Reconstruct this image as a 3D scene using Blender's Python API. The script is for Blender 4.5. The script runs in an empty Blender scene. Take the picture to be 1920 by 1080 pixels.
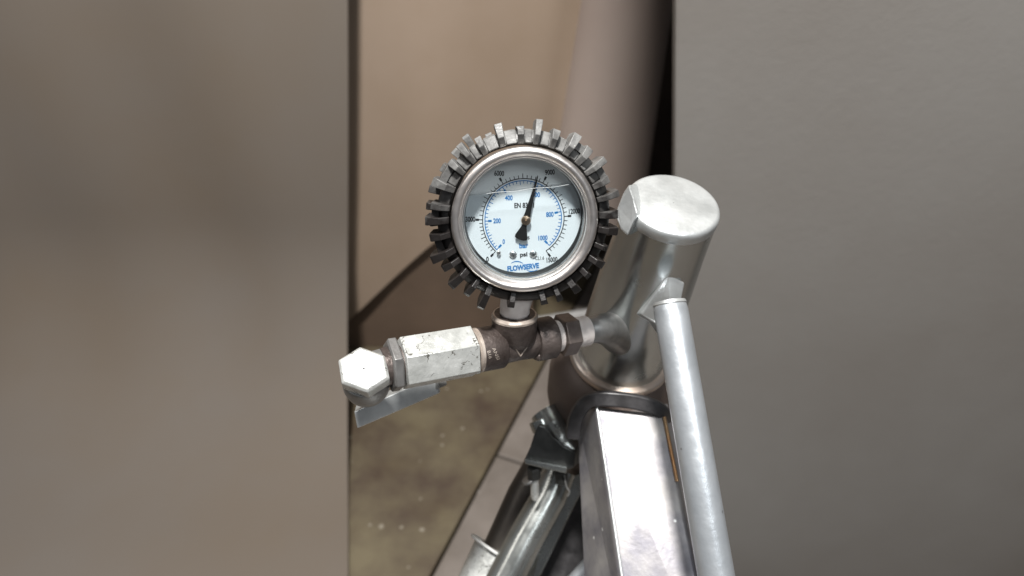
import bpy, bmesh, math, random
from mathutils import Vector, Matrix
random.seed(7)
PI = math.pi
sc = bpy.context.scene
col = sc.collection

# ------------------------------------------------------------------ camera
FP = 1150.0                                   # focal length in pixels of the 1920 px wide frame
PITCH = math.radians(35)
C0 = Vector((0, 0, 1.0))
R = Vector((1, 0, 0)); F = Vector((0, math.cos(PITCH), -math.sin(PITCH))); U = Vector((0, math.sin(PITCH), math.cos(PITCH)))
cam = bpy.data.cameras.new('camera'); camo = bpy.data.objects.new('camera', cam); col.objects.link(camo)
camo.matrix_world = Matrix(((R.x, U.x, -F.x, C0.x), (R.y, U.y, -F.y, C0.y), (R.z, U.z, -F.z, C0.z), (0, 0, 0, 1)))
cam.sensor_width = 36; cam.lens = 36 * FP / 1920; cam.clip_start = 0.02; cam.clip_end = 60
cam.dof.use_dof = True; cam.dof.focus_distance = 0.297; cam.dof.aperture_fstop = 7.0
sc.camera = camo

# ------------------------------------------------------------------ world and lamps
w = bpy.data.worlds.new('World'); sc.world = w; w.use_nodes = True
bg = w.node_tree.nodes['Background']; bg.inputs[0].default_value = (0.93, 0.95, 1.0, 1); bg.inputs[1].default_value = 0.12
sc.view_settings.view_transform = 'Standard'; sc.view_settings.look = 'None'; sc.view_settings.gamma = 1
sc.view_settings.exposure = 0.18
def lamp(name, loc, target, sx, sy, power, colr):
    l = bpy.data.lights.new(name, 'AREA'); l.shape = 'RECTANGLE'; l.size = sx; l.size_y = sy; l.energy = power; l.color = colr
    o = bpy.data.objects.new(name, l); col.objects.link(o); o.location = loc
    o.rotation_euler = (Vector(target) - Vector(loc)).to_track_quat('-Z', 'Y').to_euler()
    return o
lamp('ceiling_lamp', (-0.10, -0.06, 2.35), (0.0, 0.3, 0.8), 0.18, 0.18, 60, (1.0, 0.98, 0.95))
lamp('left_fill_lamp', (-1.3, 0.1, 2.5), (0.1, 0.5, 0.6), 0.35, 1.4, 5.5, (1.0, 0.95, 0.9))  # added soft fill from the left, brightens the metal
lamp('right_fill_lamp', (0.55, -0.75, 2.1), (0.08, 0.35, 0.8), 0.35, 0.7, 6.5, (0.92, 0.97, 1.0))  # added fill from the right, placed to put a highlight on the cylinder

# ------------------------------------------------------------------ helpers
def P(px, py, d):
    """point seen at pixel (px, py) of the 1920x1080 frame, d metres along the view axis"""
    return C0 + d * (F + R * ((px - 960) / FP) - U * ((py - 540) / FP))
def on_plane(px, py, p0, n):
    r = F + R * ((px - 960) / FP) - U * ((py - 540) / FP)
    return C0 + r * ((p0 - C0).dot(n) / r.dot(n))
def floor_at(px, py, z=0.0):
    return on_plane(px, py, Vector((0, 0, z)), Vector((0, 0, 1)))
WM = {}
def wm(o):
    return WM.get(o.name, Matrix.Identity(4)) if o else Matrix.Identity(4)
def tag(o, label=None, cat=None, group=None, kind=None):
    if label: o['label'] = label
    if cat: o['category'] = cat
    if group: o['group'] = group
    if kind: o['kind'] = kind
    return o
def thing(name, loc, label, cat, group=None, mat4=None):
    o = bpy.data.objects.new(name, None); col.objects.link(o); o.empty_display_size = 0.02
    m = mat4 if mat4 is not None else Matrix.Translation(loc)
    o.matrix_world = m; WM[o.name] = m.copy()
    return tag(o, label, cat, group)
def mk(name, vf, mat, parent=None, smooth=40, bevel=0, seg=2, local=False, sub=0):
    """verts are world coordinates unless local"""
    verts, faces = vf
    M = wm(parent)
    inv = Matrix.Identity(4) if local else M.inverted()
    me = bpy.data.meshes.new(name)
    me.from_pydata([inv @ Vector(v) for v in verts], [], faces); me.validate(); me.update()
    bm = bmesh.new(); bm.from_mesh(me)
    bmesh.ops.remove_doubles(bm, verts=bm.verts, dist=1e-7)
    bmesh.ops.recalc_face_normals(bm, faces=bm.faces); bm.to_mesh(me); bm.free()
    if smooth:
        me.shade_smooth(); me.set_sharp_from_angle(angle=math.radians(smooth))
    if mat: me.materials.append(mat)
    o = bpy.data.objects.new(name, me); col.objects.link(o)
    if parent: o.parent = parent
    WM[o.name] = M
    if bevel:
        b = o.modifiers.new('bevel', 'BEVEL'); b.width = bevel; b.segments = seg; b.limit_method = 'ANGLE'; b.angle_limit = math.radians(35)
    if sub:
        b = o.modifiers.new('sub', 'SUBSURF'); b.levels = b.render_levels = sub
    return o
def join(*parts):
    V, Fc = [], []
    for v, f in parts:
        n = len(V); V += list(v); Fc += [tuple(i + n for i in q) for q in f]
    return V, Fc
def frame(p0, p1, hint=None):
    z = (p1 - p0).normalized(); h = hint if hint is not None else -F
    x = (h - z * h.dot(z)).normalized(); y = z.cross(x)          # x points at hint (the viewer)
    return Matrix(((x.x, y.x, z.x, p0.x), (x.y, y.y, z.y, p0.y), (x.z, y.z, z.z, p0.z), (0, 0, 0, 1)))
def lathe(prof, n=64, M=Matrix.Identity(4), close=False, wob=None):
    V, Fc = [], []
    k = len(prof)
    for i in range(n):
        a = 2 * PI * i / n
        for (r, z) in prof:
            rr = r * (1 + (wob(a, z) if wob else 0))
            V.append(M @ Vector((rr * math.cos(a), rr * math.sin(a), z)))
    for i in range(n):
        j = (i + 1) % n
        for q in range(k if close else k - 1):
            q2 = (q + 1) % k
            Fc.append((i * k + q, j * k + q, j * k + q2, i * k + q2))
    return V, Fc
def prism(poly, z0, z1, M=Matrix.Identity(4)):
    n = len(poly)
    V = [M @ Vector((x, y, z0)) for x, y in poly] + [M @ Vector((x, y, z1)) for x, y in poly]
    Fc = [tuple(range(n))[::-1], tuple(range(n, 2 * n))] + [(i, (i + 1) % n, n + (i + 1) % n, n + i) for i in range(n)]
    return V, Fc
def hexpoly(r, a0, n=6):
    return [(r * math.cos(math.radians(a0) + 2 * PI * i / n), r * math.sin(math.radians(a0) + 2 * PI * i / n)) for i in range(n)]
def box(M, x0, x1, y0, y1, z0, z1):
    return prism([(x0, y0), (x1, y0), (x1, y1), (x0, y1)], z0, z1, M)
def hull8(a, b):
    """two quads (4 points each) lofted to a solid"""
    V = list(a) + list(b)
    return V, [(3, 2, 1, 0), (4, 5, 6, 7)] + [(i, (i + 1) % 4, 4 + (i + 1) % 4, 4 + i) for i in range(4)]
def tube(pts, rad, n=16, caps=True):
    pts = [Vector(p) for p in pts]
    rads = rad if isinstance(rad, (list, tuple)) else [rad] * len(pts)
    V, Fc = [], []
    prev = None
    for i, p in enumerate(pts):
        t = (pts[min(i + 1, len(pts) - 1)] - pts[max(i - 1, 0)]).normalized()
        if prev is None:
            x = t.orthogonal().normalized()
        else:
            x = (prev - t * prev.dot(t)).normalized()
        prev = x; y = t.cross(x)
        for k in range(n):
            a = 2 * PI * k / n
            V.append(p + (x * math.cos(a) + y * math.sin(a)) * rads[i])
    for i in range(len(pts) - 1):
        for k in range(n):
            Fc.append((i * n + k, i * n + (k + 1) % n, (i + 1) * n + (k + 1) % n, (i + 1) * n + k))
    if caps:
        Fc.append(tuple(range(n))[::-1]); Fc.append(tuple(range((len(pts) - 1) * n, len(pts) * n)))
    return V, Fc
def spline(pts, k=6):
    pts = [Vector(p) for p in pts]; out = []
    for i in range(len(pts) - 1):
        a = pts[max(i - 1, 0)]; b = pts[i]; c = pts[i + 1]; d = pts[min(i + 2, len(pts) - 1)]
        for s in range(k):
            t = s / k
            out.append(0.5 * ((2 * b) + (c - a) * t + (2 * a - 5 * b + 4 * c - d) * t * t + (3 * b - a - 3 * c + d) * t ** 3))
    out.append(pts[-1]); return out
def text_mesh(body, size, bold=0.0):
    cu = bpy.data.curves.new('t', 'FONT'); cu.body = body; cu.size = size; cu.align_x = 'CENTER'; cu.align_y = 'CENTER'
    cu.offset = bold; cu.resolution_u = 4
    o = bpy.data.objects.new('t', cu); col.objects.link(o)
    dg = bpy.context.evaluated_depsgraph_get(); m = o.evaluated_get(dg).to_mesh()
    V = [v.co.copy() for v in m.vertices]; Fc = [tuple(p.vertices) for p in m.polygons]
    bpy.data.objects.remove(o); bpy.data.curves.remove(cu)
    xs = [v.x for v in V]; ys = [v.y for v in V]
    cx = (min(xs) + max(xs)) / 2; cy = (min(ys) + max(ys)) / 2
    return [Vector((v.x - cx, v.y - cy, 0)) for v in V], Fc, max(xs) - min(xs), max(ys) - min(ys)

# ------------------------------------------------------------------ materials
def mat(name, c1, c2=None, scale=60, rough=0.5, metal=0.0, bump=0.0, bscale=None, rvar=0.0, detail=5, spec=None,
        spots=None, lo=0.35, hi=0.65, stretch=None, aniso=0, veins=None):
    m = bpy.data.materials.new(name); m.use_nodes = True; nt = m.node_tree; N = nt.nodes; L = nt.links
    b = N['Principled BSDF']; b.inputs['Roughness'].default_value = rough; b.inputs['Metallic'].default_value = metal
    if spec is not None: b.inputs['Specular IOR Level'].default_value = spec
    tc = N.new('ShaderNodeTexCoord'); mp = N.new('ShaderNodeMapping'); L.new(tc.outputs['Object'], mp.inputs[0])
    if stretch: mp.inputs['Scale'].default_value = stretch
    ns = N.new('ShaderNodeTexNoise'); ns.inputs['Scale'].default_value = scale; ns.inputs['Detail'].default_value = detail; ns.inputs['Roughness'].default_value = 0.6
    L.new(mp.outputs[0], ns.inputs['Vector'])
    rp = N.new('ShaderNodeValToRGB'); L.new(ns.outputs['Fac'], rp.inputs[0])
    rp.color_ramp.elements[0].position = lo; rp.color_ramp.elements[1].position = hi
    rp.color_ramp.elements[0].color = (*c1, 1); rp.color_ramp.elements[1].color = (*(c2 or c1), 1)
    out = rp.outputs[0]
    if spots:                                   # (scale, threshold, colour): speckle
        vo = N.new('ShaderNodeTexVoronoi'); vo.inputs['Scale'].default_value = spots[0]; L.new(mp.outputs[0], vo.inputs['Vector'])
        n2 = N.new('ShaderNodeTexNoise'); n2.inputs['Scale'].default_value = spots[0] * 0.8; L.new(mp.outputs[0], n2.inputs['Vector'])
        ad = N.new('ShaderNodeMath'); ad.operation = 'MULTIPLY_ADD'; ad.inputs[1].default_value = 0.5; L.new(n2.outputs['Fac'], ad.inputs[0]); L.new(vo.outputs['Distance'], ad.inputs[2])
        r2 = N.new('ShaderNodeValToRGB'); r2.color_ramp.elements[0].position = spots[1]; r2.color_ramp.elements[1].position = spots[1] + 0.04
        r2.color_ramp.elements[0].color = (1, 1, 1, 1); r2.color_ramp.elements[1].color = (0, 0, 0, 1)
        L.new(ad.outputs[0], r2.inputs[0])
        mx = N.new('ShaderNodeMix'); mx.data_type = 'RGBA'; L.new(r2.outputs[0], mx.inputs[0]); L.new(out, mx.inputs[6]); mx.inputs[7].default_value = (*spots[2], 1)
        out = mx.outputs[2]
    if veins:                                   # (scale, width, colour): thin crooked scratches, only in patches
        n5 = N.new('ShaderNodeTexNoise'); n5.inputs['Scale'].default_value = veins[0]; n5.inputs['Detail'].default_value = 3; L.new(mp.outputs[0], n5.inputs['Vector'])
        s5 = N.new('ShaderNodeMath'); s5.operation = 'SUBTRACT'; s5.inputs[1].default_value = 0.5; L.new(n5.outputs['Fac'], s5.inputs[0])
        a5 = N.new('ShaderNodeMath'); a5.operation = 'ABSOLUTE'; L.new(s5.outputs[0], a5.inputs[0])
        l5 = N.new('ShaderNodeMath'); l5.operation = 'LESS_THAN'; l5.inputs[1].default_value = veins[1]; L.new(a5.outputs[0], l5.inputs[0])
        n6 = N.new('ShaderNodeTexNoise'); n6.inputs['Scale'].default_value = veins[0] * 1.3; L.new(tc.outputs['Object'], n6.inputs['Vector'])
        g6 = N.new('ShaderNodeMath'); g6.operation = 'GREATER_THAN'; g6.inputs[1].default_value = 0.56; L.new(n6.outputs['Fac'], g6.inputs[0])
        m6 = N.new('ShaderNodeMath'); m6.operation = 'MULTIPLY'; L.new(l5.outputs[0], m6.inputs[0]); L.new(g6.outputs[0], m6.inputs[1])
        x6 = N.new('ShaderNodeMix'); x6.data_type = 'RGBA'; L.new(m6.outputs[0], x6.inputs[0]); L.new(out, x6.inputs[6]); x6.inputs[7].default_value = (*veins[2], 1)
        out = x6.outputs[2]
    L.new(out, b.inputs['Base Color'])
    if rvar:
        n3 = N.new('ShaderNodeTexNoise'); n3.inputs['Scale'].default_value = scale * 1.7; n3.inputs['Detail'].default_value = 6; L.new(mp.outputs[0], n3.inputs['Vector'])
        mr = N.new('ShaderNodeMapRange'); mr.inputs[1].default_value = 0.3; mr.inputs[2].default_value = 0.7
        mr.inputs[3].default_value = max(0.03, rough - rvar); mr.inputs[4].default_value = rough + rvar
        L.new(n3.outputs['Fac'], mr.inputs[0]); L.new(mr.outputs[0], b.inputs['Roughness'])
    if bump:
        n4 = N.new('ShaderNodeTexNoise'); n4.inputs['Scale'].default_value = bscale or scale * 3; n4.inputs['Detail'].default_value = 6; L.new(mp.outputs[0], n4.inputs['Vector'])
        bp = N.new('ShaderNodeBump'); bp.inputs['Strength'].default_value = min(1, bump); bp.inputs['Distance'].default_value = 0.0006
        L.new(n4.outputs['Fac'], bp.inputs['Height']); L.new(bp.outputs[0], b.inputs['Normal'])
    if aniso: b.inputs['Anisotropic'].default_value = aniso
    return m
M_zinc = mat('zinc_plated_steel', (0.47, 0.48, 0.46), (0.66, 0.67, 0.65), 110, 0.36, 0.5, 0.35, 500, 0.12, spots=(240, 0.31, (0.25, 0.24, 0.22)), veins=(120, 0.010, (0.16, 0.155, 0.14)))
M_nut = mat('dull_nut_steel', (0.17, 0.165, 0.16), (0.26, 0.255, 0.25), 90, 0.4, 0.6, 0.3, 500)
M_zinc_dark = mat('dull_zinc', (0.22, 0.22, 0.215), (0.34, 0.34, 0.335), 70, 0.42, 0.7, 0.25, 500, 0.1)
M_bezel = mat('brushed_stainless', (0.76, 0.71, 0.68), (0.84, 0.80, 0.77), 120, 0.36, 1.0, 0.04, 900, 0.04)
M_inner = mat('inner_ring_steel', (0.62, 0.62, 0.61), (0.72, 0.72, 0.71), 60, 0.3, 0.8)
M_rubber = mat('dusty_shaded_rubber', (0.085, 0.084, 0.082), (0.205, 0.205, 0.200), 130, 0.42, 0, 0.3, 900, 0.12, spots=(420, 0.25, (0.36, 0.35, 0.33)), spec=0.35)
# settled dust on the boot top, with overhead light and lower shade painted in: mask from the height on the object and noise
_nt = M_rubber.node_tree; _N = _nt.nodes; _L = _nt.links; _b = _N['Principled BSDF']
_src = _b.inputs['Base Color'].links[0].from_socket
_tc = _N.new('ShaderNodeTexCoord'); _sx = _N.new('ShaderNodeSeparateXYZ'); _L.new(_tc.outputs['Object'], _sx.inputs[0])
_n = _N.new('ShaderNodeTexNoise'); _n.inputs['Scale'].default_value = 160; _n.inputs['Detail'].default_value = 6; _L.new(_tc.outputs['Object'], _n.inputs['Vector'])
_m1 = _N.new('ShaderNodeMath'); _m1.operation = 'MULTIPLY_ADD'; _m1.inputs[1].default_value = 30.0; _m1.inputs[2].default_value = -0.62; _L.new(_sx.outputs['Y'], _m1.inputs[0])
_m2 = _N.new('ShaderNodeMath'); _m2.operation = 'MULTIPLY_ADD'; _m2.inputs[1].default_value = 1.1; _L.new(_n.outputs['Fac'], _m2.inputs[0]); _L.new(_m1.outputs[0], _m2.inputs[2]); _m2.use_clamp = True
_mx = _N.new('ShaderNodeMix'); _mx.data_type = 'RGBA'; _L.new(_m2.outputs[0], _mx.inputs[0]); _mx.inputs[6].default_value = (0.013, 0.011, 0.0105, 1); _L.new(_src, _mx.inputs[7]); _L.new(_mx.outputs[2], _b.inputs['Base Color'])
M_black = mat('shade_chip_black', (0.006, 0.007, 0.007), (0.012, 0.012, 0.012), 50, 0.5)  # for the dial's painted shade arc and the small chip
M_dial = mat('dial_enamel', (0.76, 0.79, 0.80), (0.80, 0.83, 0.84), 30, 0.45)
M_ink = mat('black_ink', (0.010, 0.010, 0.012), (0.016, 0.016, 0.018), 80, 0.5)
M_blue = mat('blue_ink', (0.006, 0.16, 0.44), (0.008, 0.20, 0.52), 80, 0.5)
M_white = mat('white_print', (0.8, 0.8, 0.8), (0.85, 0.85, 0.85), 80, 0.5)
M_pointer = mat('pointer_black', (0.008, 0.008, 0.008), (0.012, 0.012, 0.012), 300, 0.6, spec=0.2)
M_brass = mat('worn_brass_cap', (0.42, 0.30, 0.20), (0.60, 0.47, 0.36), 300, 0.3, 1.0, 0.2, 700)
M_screw = mat('screw_steel', (0.5, 0.5, 0.49), (0.7, 0.7, 0.69), 300, 0.3, 0.9, 0.3, 700)
M_tee = mat('blackened_forged_steel', (0.060, 0.046, 0.041), (0.115, 0.094, 0.086), 70, 0.42, 0.55, 0.7, 500, 0.12, spots=(230, 0.20, (0.02, 0.018, 0.016)))
M_nip = mat('brown_nipple_steel', (0.13, 0.105, 0.095), (0.20, 0.17, 0.155), 90, 0.35, 0.7, 0.3, 500)
M_teerim = mat('worn_rim_metal', (0.34, 0.28, 0.24), (0.55, 0.48, 0.42), 110, 0.35, 0.5, 0.3, 500, 0.1)
M_tape = mat('ptfe_tape', (0.66, 0.60, 0.57), (0.76, 0.71, 0.68), 160, 0.6, 0, 0.6, 500, spots=(300, 0.2, (0.3, 0.25, 0.22)))
M_cyl = mat('polished_steel', (0.44, 0.46, 0.46), (0.56, 0.59, 0.58), 14, 0.25, 1.0, 0.04, 260, 0.04, spots=(190, 0.20, (0.7, 0.7, 0.7)))
M_cyltop = mat('machined_steel_face', (0.50, 0.52, 0.52), (0.66, 0.68, 0.68), 45, 0.38, 0.7, 0.3, 300, 0.08, spots=(170, 0.2, (0.85, 0.85, 0.85)))
M_ring = mat('warm_ring_steel', (0.62, 0.60, 0.58), (0.66, 0.52, 0.42), 14, 0.34, 0.8, 0.15, 300, 0.06)  # second tone paints an orange reflection into the steel
M_bulb = mat('brown_dark_steel', (0.085, 0.062, 0.052), (0.13, 0.10, 0.085), 22, 0.5, 0.2, 0.15, 220, 0.08)
M_sq = mat('heat_tinted_steel', (0.195, 0.19, 0.215), (0.40, 0.385, 0.375), 30, 0.50, 0.7, 0.4, 130, 0.10, spots=(75, 0.26, (0.9, 0.9, 0.9)))
M_strap = mat('black_strap_rubber', (0.020, 0.019, 0.020), (0.05, 0.048, 0.05), 80, 0.4, 0, 0.4, 300, 0.1)
M_pipe = mat('galvanised_pipe', (0.44, 0.47, 0.50), (0.54, 0.57, 0.60), 40, 0.38, 0.7, 0.3, 260, 0.05, spots=(150, 0.27, (0.3, 0.31, 0.32)))
M_clamp = mat('dark_clamp_steel', (0.045, 0.046, 0.044), (0.08, 0.081, 0.078), 40, 0.35, 0.6, 0.2, 300, 0.1)
M_leg = mat('grey_painted_tube', (0.32, 0.335, 0.32), (0.44, 0.455, 0.44), 30, 0.25, 0.9, 0.15, 200, 0.08)
M_darkleg = mat('dark_leg_steel', (0.05, 0.043, 0.037), (0.085, 0.075, 0.065), 30, 0.4, 0.5)
M_cover = mat('tan_cover', (0.262, 0.194, 0.138), (0.300, 0.228, 0.172), 3.0, 0.75, 0, 0.3, 300)
M_cover2 = mat('pinkish_cover', (0.300, 0.240, 0.210), (0.335, 0.275, 0.240), 3.0, 0.75, 0, 0.3, 300)
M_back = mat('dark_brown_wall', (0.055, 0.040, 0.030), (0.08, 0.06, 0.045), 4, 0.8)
M_board = mat('shadow_board', (0.105, 0.072, 0.050), (0.135, 0.092, 0.064), 6, 0.7)  # dark tone stands for a cast shadow
M_sheet = mat('grey_brown_sheet', (0.150, 0.118, 0.088), (0.155, 0.134, 0.115), 1.1, 0.8, 0, 0.3, 250)
M_grey = mat('grey_plaster', (0.165, 0.150, 0.135), (0.200, 0.190, 0.177), 1.6, 0.85, 0, 0.4, 120)
M_slab_a = mat('stained_olive_slab', (0.070, 0.048, 0.033), (0.155, 0.128, 0.078), 6, 0.6, 0, 0.8, 60, 0.15, detail=12, spots=(31, 0.30, (0.26, 0.23, 0.18)))
M_slab_b = mat('grey_brown_slab', (0.150, 0.127, 0.108), (0.225, 0.195, 0.172), 7, 0.6, 0, 0.5, 120, 0.15, detail=8, spots=(20, 0.30, (0.34, 0.31, 0.28)))
M_slab_c = mat('pale_slab', (0.15, 0.13, 0.115), (0.22, 0.195, 0.175), 4, 0.7, 0, 0.5, 120, 0.1, detail=8)
M_reflector = mat('white_reflector', (0.72, 0.73, 0.73), (0.78, 0.79, 0.79), 9, 0.5)  # added reflector surface
M_joint = mat('joint_dirt', (0.05, 0.042, 0.030), (0.08, 0.068, 0.05), 40, 0.9)

def clear_mat(name, tint, ior, rough, refl=1.0):
    m = bpy.data.materials.new(name); m.use_nodes = True; nt = m.node_tree; N = nt.nodes; L = nt.links
    N.remove(N['Principled BSDF']); o = N['Material Output']
    t = N.new('ShaderNodeBsdfTransparent'); t.inputs[0].default_value = (*tint, 1)
    g = N.new('ShaderNodeBsdfGlossy'); g.inputs['Roughness'].default_value = rough
    f = N.new('ShaderNodeLayerWeight'); f.inputs['Blend'].default_value = 0.5
    pw = N.new('ShaderNodeMath'); pw.operation = 'POWER'; pw.inputs[1].default_value = 4.0; L.new(f.outputs['Facing'], pw.inputs[0])
    r0 = ((ior - 1) / (ior + 1)) ** 2 * refl
    mu = N.new('ShaderNodeMath'); mu.operation = 'MULTIPLY_ADD'; mu.inputs[1].default_value = 1 - r0; mu.inputs[2].default_value = r0; L.new(pw.outputs[0], mu.inputs[0])
    x = N.new('ShaderNodeMixShader'); L.new(mu.outputs[0], x.inputs[0]); L.new(t.outputs[0], x.inputs[1]); L.new(g.outputs[0], x.inputs[2])
    L.new(x.outputs[0], o.inputs['Surface'])
    return m
M_glass = clear_mat('gauge_glass', (0.97, 0.98, 0.98), 1.45, 0.02)
M_liquid = clear_mat('glycerine', (0.975, 0.99, 1.0), 1.05, 0.05)
M_menisc = clear_mat('meniscus_edge', (0.9, 0.95, 0.95), 2.2, 0.2, 2.5)

# ------------------------------------------------------------------ the setting
YC = 1.15
def grid(fn, us, vs):
    V = [fn(u, v) for u in us for v in vs]; n = len(vs)
    return V, [(i * n + j, (i + 1) * n + j, (i + 1) * n + j + 1, i * n + j + 1) for i in range(len(us) - 1) for j in range(n - 1)]
def lin(a, b, n): return [a + (b - a) * i / (n - 1) for i in range(n)]

flo = mk('floor', box(Matrix.Identity(4), -4, 4, -1.5, 4, -0.06, -0.02), M_joint, None, 0)
tag(flo, 'dark concrete floor base under the stained slabs', kind='structure')
def slab(pts, m, dz=0.0):
    V = [Vector((p.x, p.y, -0.019)) for p in pts] + [Vector((p.x, p.y, dz)) for p in pts]; n = len(pts)
    Fc = [tuple(range(n))[::-1], tuple(range(n, 2 * n))] + [(i, (i + 1) % n, n + (i + 1) % n, n + i) for i in range(n)]
    return mk('slab', (V, Fc), m, flo, 0, 0.003)
g0 = floor_at(1042, 640); g1 = floor_at(808, 1080)
gd = (g1 - g0).normalized(); gn = Vector((gd.y, -gd.x, 0))             # gn points left of the joint seen from above
if gn.x > 0: gn = -gn
def along(t, s): return g0 + gd * t + gn * s
W = 0.55
jp = floor_at(915, 848); tj = (jp - g0).dot(gd)
g = 0.003
sl = [floor_at(640, 560), floor_at(622, 1080)]; sd = (sl[1] - sl[0]).normalized(); sn = Vector((-sd.y, sd.x, 0))
if sn.x > 0: sn = -sn
def edge(t, s): return sl[0] + sd * t + sn * s
slab([along(-2.4, g), along(0.95, g), edge(1.0, -g), edge(-1.2, -g)], M_slab_a)
for (t0, t1) in ((-2.4, tj - 0.5), (tj - 0.492, tj - g), (tj + g, tj + 0.6), (tj + 0.608, 1.6)):
    slab([along(t0, -g), along(t1, -g), along(t1, -W), along(t0, -W)], M_slab_b, random.uniform(-0.001, 0.001))
slab([edge(-1.2, g), edge(1.6, g), edge(1.6, 3.0), edge(-1.2, 3.0)], M_slab_c)
slab([Vector((x_, y_, 0)) for x_, y_ in ((0.035, -0.9), (0.27, -0.9), (0.27, 0.36), (0.035, 0.36))], M_reflector, 0.004)  # added white reflector out of view, for the cylinder's bright band
slab([along(-2.4, -W - 2 * g), along(1.6, -W - 2 * g), along(1.6, -3.0), along(-2.4, -3.0)], M_slab_b)

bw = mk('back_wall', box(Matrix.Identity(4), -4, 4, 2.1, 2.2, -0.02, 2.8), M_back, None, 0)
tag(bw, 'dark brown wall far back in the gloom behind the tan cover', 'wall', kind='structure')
pn = Vector((0, 1, 0)); pt = on_plane(1267, -60, Vector((0, .555, 0)), pn); pb = on_plane(1262, 1075, Vector((0, .555, 0)), pn)
tl_ = (pt - pb) / (pt.z - pb.z)
e_t = pb + tl_ * (2.8 - pb.z); e_b = pb + tl_ * (0.0 - pb.z)
MP_ = Matrix(((1, 0, 0, 0), (0, 0, 1, 0.555), (0, 1, 0, 0), (0, 0, 0, 1)))
gw = mk('grey_wall', prism([(e_b.x, e_b.z - .001), (2.6, -.001), (2.6, 2.8), (e_t.x, 2.8)], 0, 0.015, MP_), M_grey, None, 0, 0.003)
tag(gw, 'plain grey plastered wall to the right of the steel cylinder', 'wall', kind='structure')

bd = mk('shadow_board', box(Matrix.Identity(4), -2.5, 0.05, 1.172, 1.19, 0.0, 0.60), M_board, None, 0, 0.002)  # dark board paints in the cast shadow below the hem
tag(bd, 'dark brown board standing in for the cast shadow below the hem of the tan cover', 'board')
# tan cover: hanging sheet with soft folds, slanting hem; rounded bolster beside it
def hem(x):  # lower edge slants along the outline of the cast shadow
    pts = [(-1.8, 0.012), (-0.47, 0.012), (-0.385, 0.10), (-0.187, 0.295), (-0.05, 0.42), (0.10, 0.45)]
    for (a, za), (b, zb) in zip(pts, pts[1:]):
        if x <= b: return za + (zb - za) * (x - a) / (b - a)
    return pts[-1][1]
def cov(u, v, back=0.0):
    z0 = hem(u); z = z0 + (1.7 - z0) * v
    y = YC + 0.010 * math.sin(u * 9 + 1.2 + z * 0.8) + 0.006 * math.sin(u * 21 + z * 2.5) + 0.02 * math.exp(-((u - 0.10) / 0.035) ** 2)
    y += 0.03 * math.exp(-((u + 0.50 - 0.12 * z) / 0.07) ** 2) 
    return Vector((u + (0.02 + 0.09 * math.exp(-((u - 0.10) / 0.12) ** 2)) * (z - 0.60), y + back, z))
us = lin(-1.8, 0.10, 140); vs = lin(0, 1, 30)
a = grid(lambda u, v: cov(u, v), us, vs); b = grid(lambda u, v: cov(u, v, 0.008), us, vs)
nA = len(a[0]); nv = len(vs); rim = []
order = [i * nv for i in range(len(us))] + [(len(us) - 1) * nv + j for j in range(1, nv)] + [i * nv + nv - 1 for i in range(len(us) - 2, -1, -1)] + [j for j in range(nv - 2, 0, -1)]
for i in range(len(order)):
    p, q = order[i], order[(i + 1) % len(order)]; rim.append((p, q, nA + q, nA + p))
vf = (a[0] + b[0], a[1] + [tuple(i + nA for i in f) for f in b[1]] + rim)
cv = mk('tan_cover', vf, M_cover, None, 60)
tag(cv, 'big tan hanging cover with a slanting lower hem, behind the gauge', 'cover')
def sheet(u, v):
    # v: 0 top of the hanging part ... 1 far end on the floor (towards the viewer)
    L1, Rr = 1.30, 0.40
    t = v * 3.0
    if t < L1: y, z = 1.07, 0.012 + Rr + (L1 - t)
    elif t < L1 + Rr * PI / 2:
        a_ = (t - L1) / Rr; y, z = 1.07 - Rr * (1 - math.cos(a_)), 0.012 + Rr * (1 - math.sin(a_))
    else: y, z = 1.07 - Rr - (t - L1 - Rr * PI / 2), 0.012
    d = y * math.cos(PITCH) + (1 - z) * math.sin(PITCH)
    px = 652 + 0.8 * math.sin(t * 7)
    xe = (px - 960) / FP * d if d > 0.25 else -0.31 / 1.15 * 0.25
    x = xe - (1 - u) ** 1.5 * 2.2
    k = min(1, (1 - u) * 6)
    w_ = (0.012 * math.sin(x * 7 + z) + 0.005 * math.sin(x * 19 + 2 * z)) * k
    return Vector((x, y + (w_ if z > 0.1 else w_ * z * 10), z + (0.004 * (1 + math.sin(x * 9 + y * 5)) * k if z < 0.1 else 0)))
us = lin(0, 1, 70); vs = lin(0, 1, 90)
a = grid(sheet, us, vs); b = grid(lambda u, v: sheet(u, v) + Vector((0, 0.004 if v < .5 else 0, -0.004 if v >= .5 else 0)), us, vs)
nA = len(a[0]); nv = len(vs); rim = []
order = [i * nv for i in range(len(us))] + [(len(us) - 1) * nv + j for j in range(1, nv)] + [i * nv + nv - 1 for i in range(len(us) - 2, -1, -1)] + [j for j in range(nv - 2, 0, -1)]
for i in range(len(order)):
    p, q = order[i], order[(i + 1) % len(order)]; rim.append((p, q, nA + q, nA + p))
sh = mk('hanging_sheet', (a[0] + b[0], a[1] + [tuple(i + nA for i in f) for f in b[1]] + rim), M_sheet, None, 60)
tag(sh, 'plain grey brown sheet hanging at the left and sweeping out over the floor', 'sheet')
def bol(u, v):
    th = -0.25 + (PI + 0.5) * u
    z = 0.36 + 1.35 * v
    xl = 0.094 + 0.108 * (z - 0.58); xr = 0.286; xc = (xl + xr) / 2
    return Vector((xc - (xr - xl) / 2 * math.cos(th), YC + 0.045 - 0.085 * math.sin(th), z))
vb = grid(bol, lin(0, 1, 28), lin(0, 1, 24))
e0 = [i * 24 for i in range(28)]; e1 = [i * 24 + 23 for i in range(28)]
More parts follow.
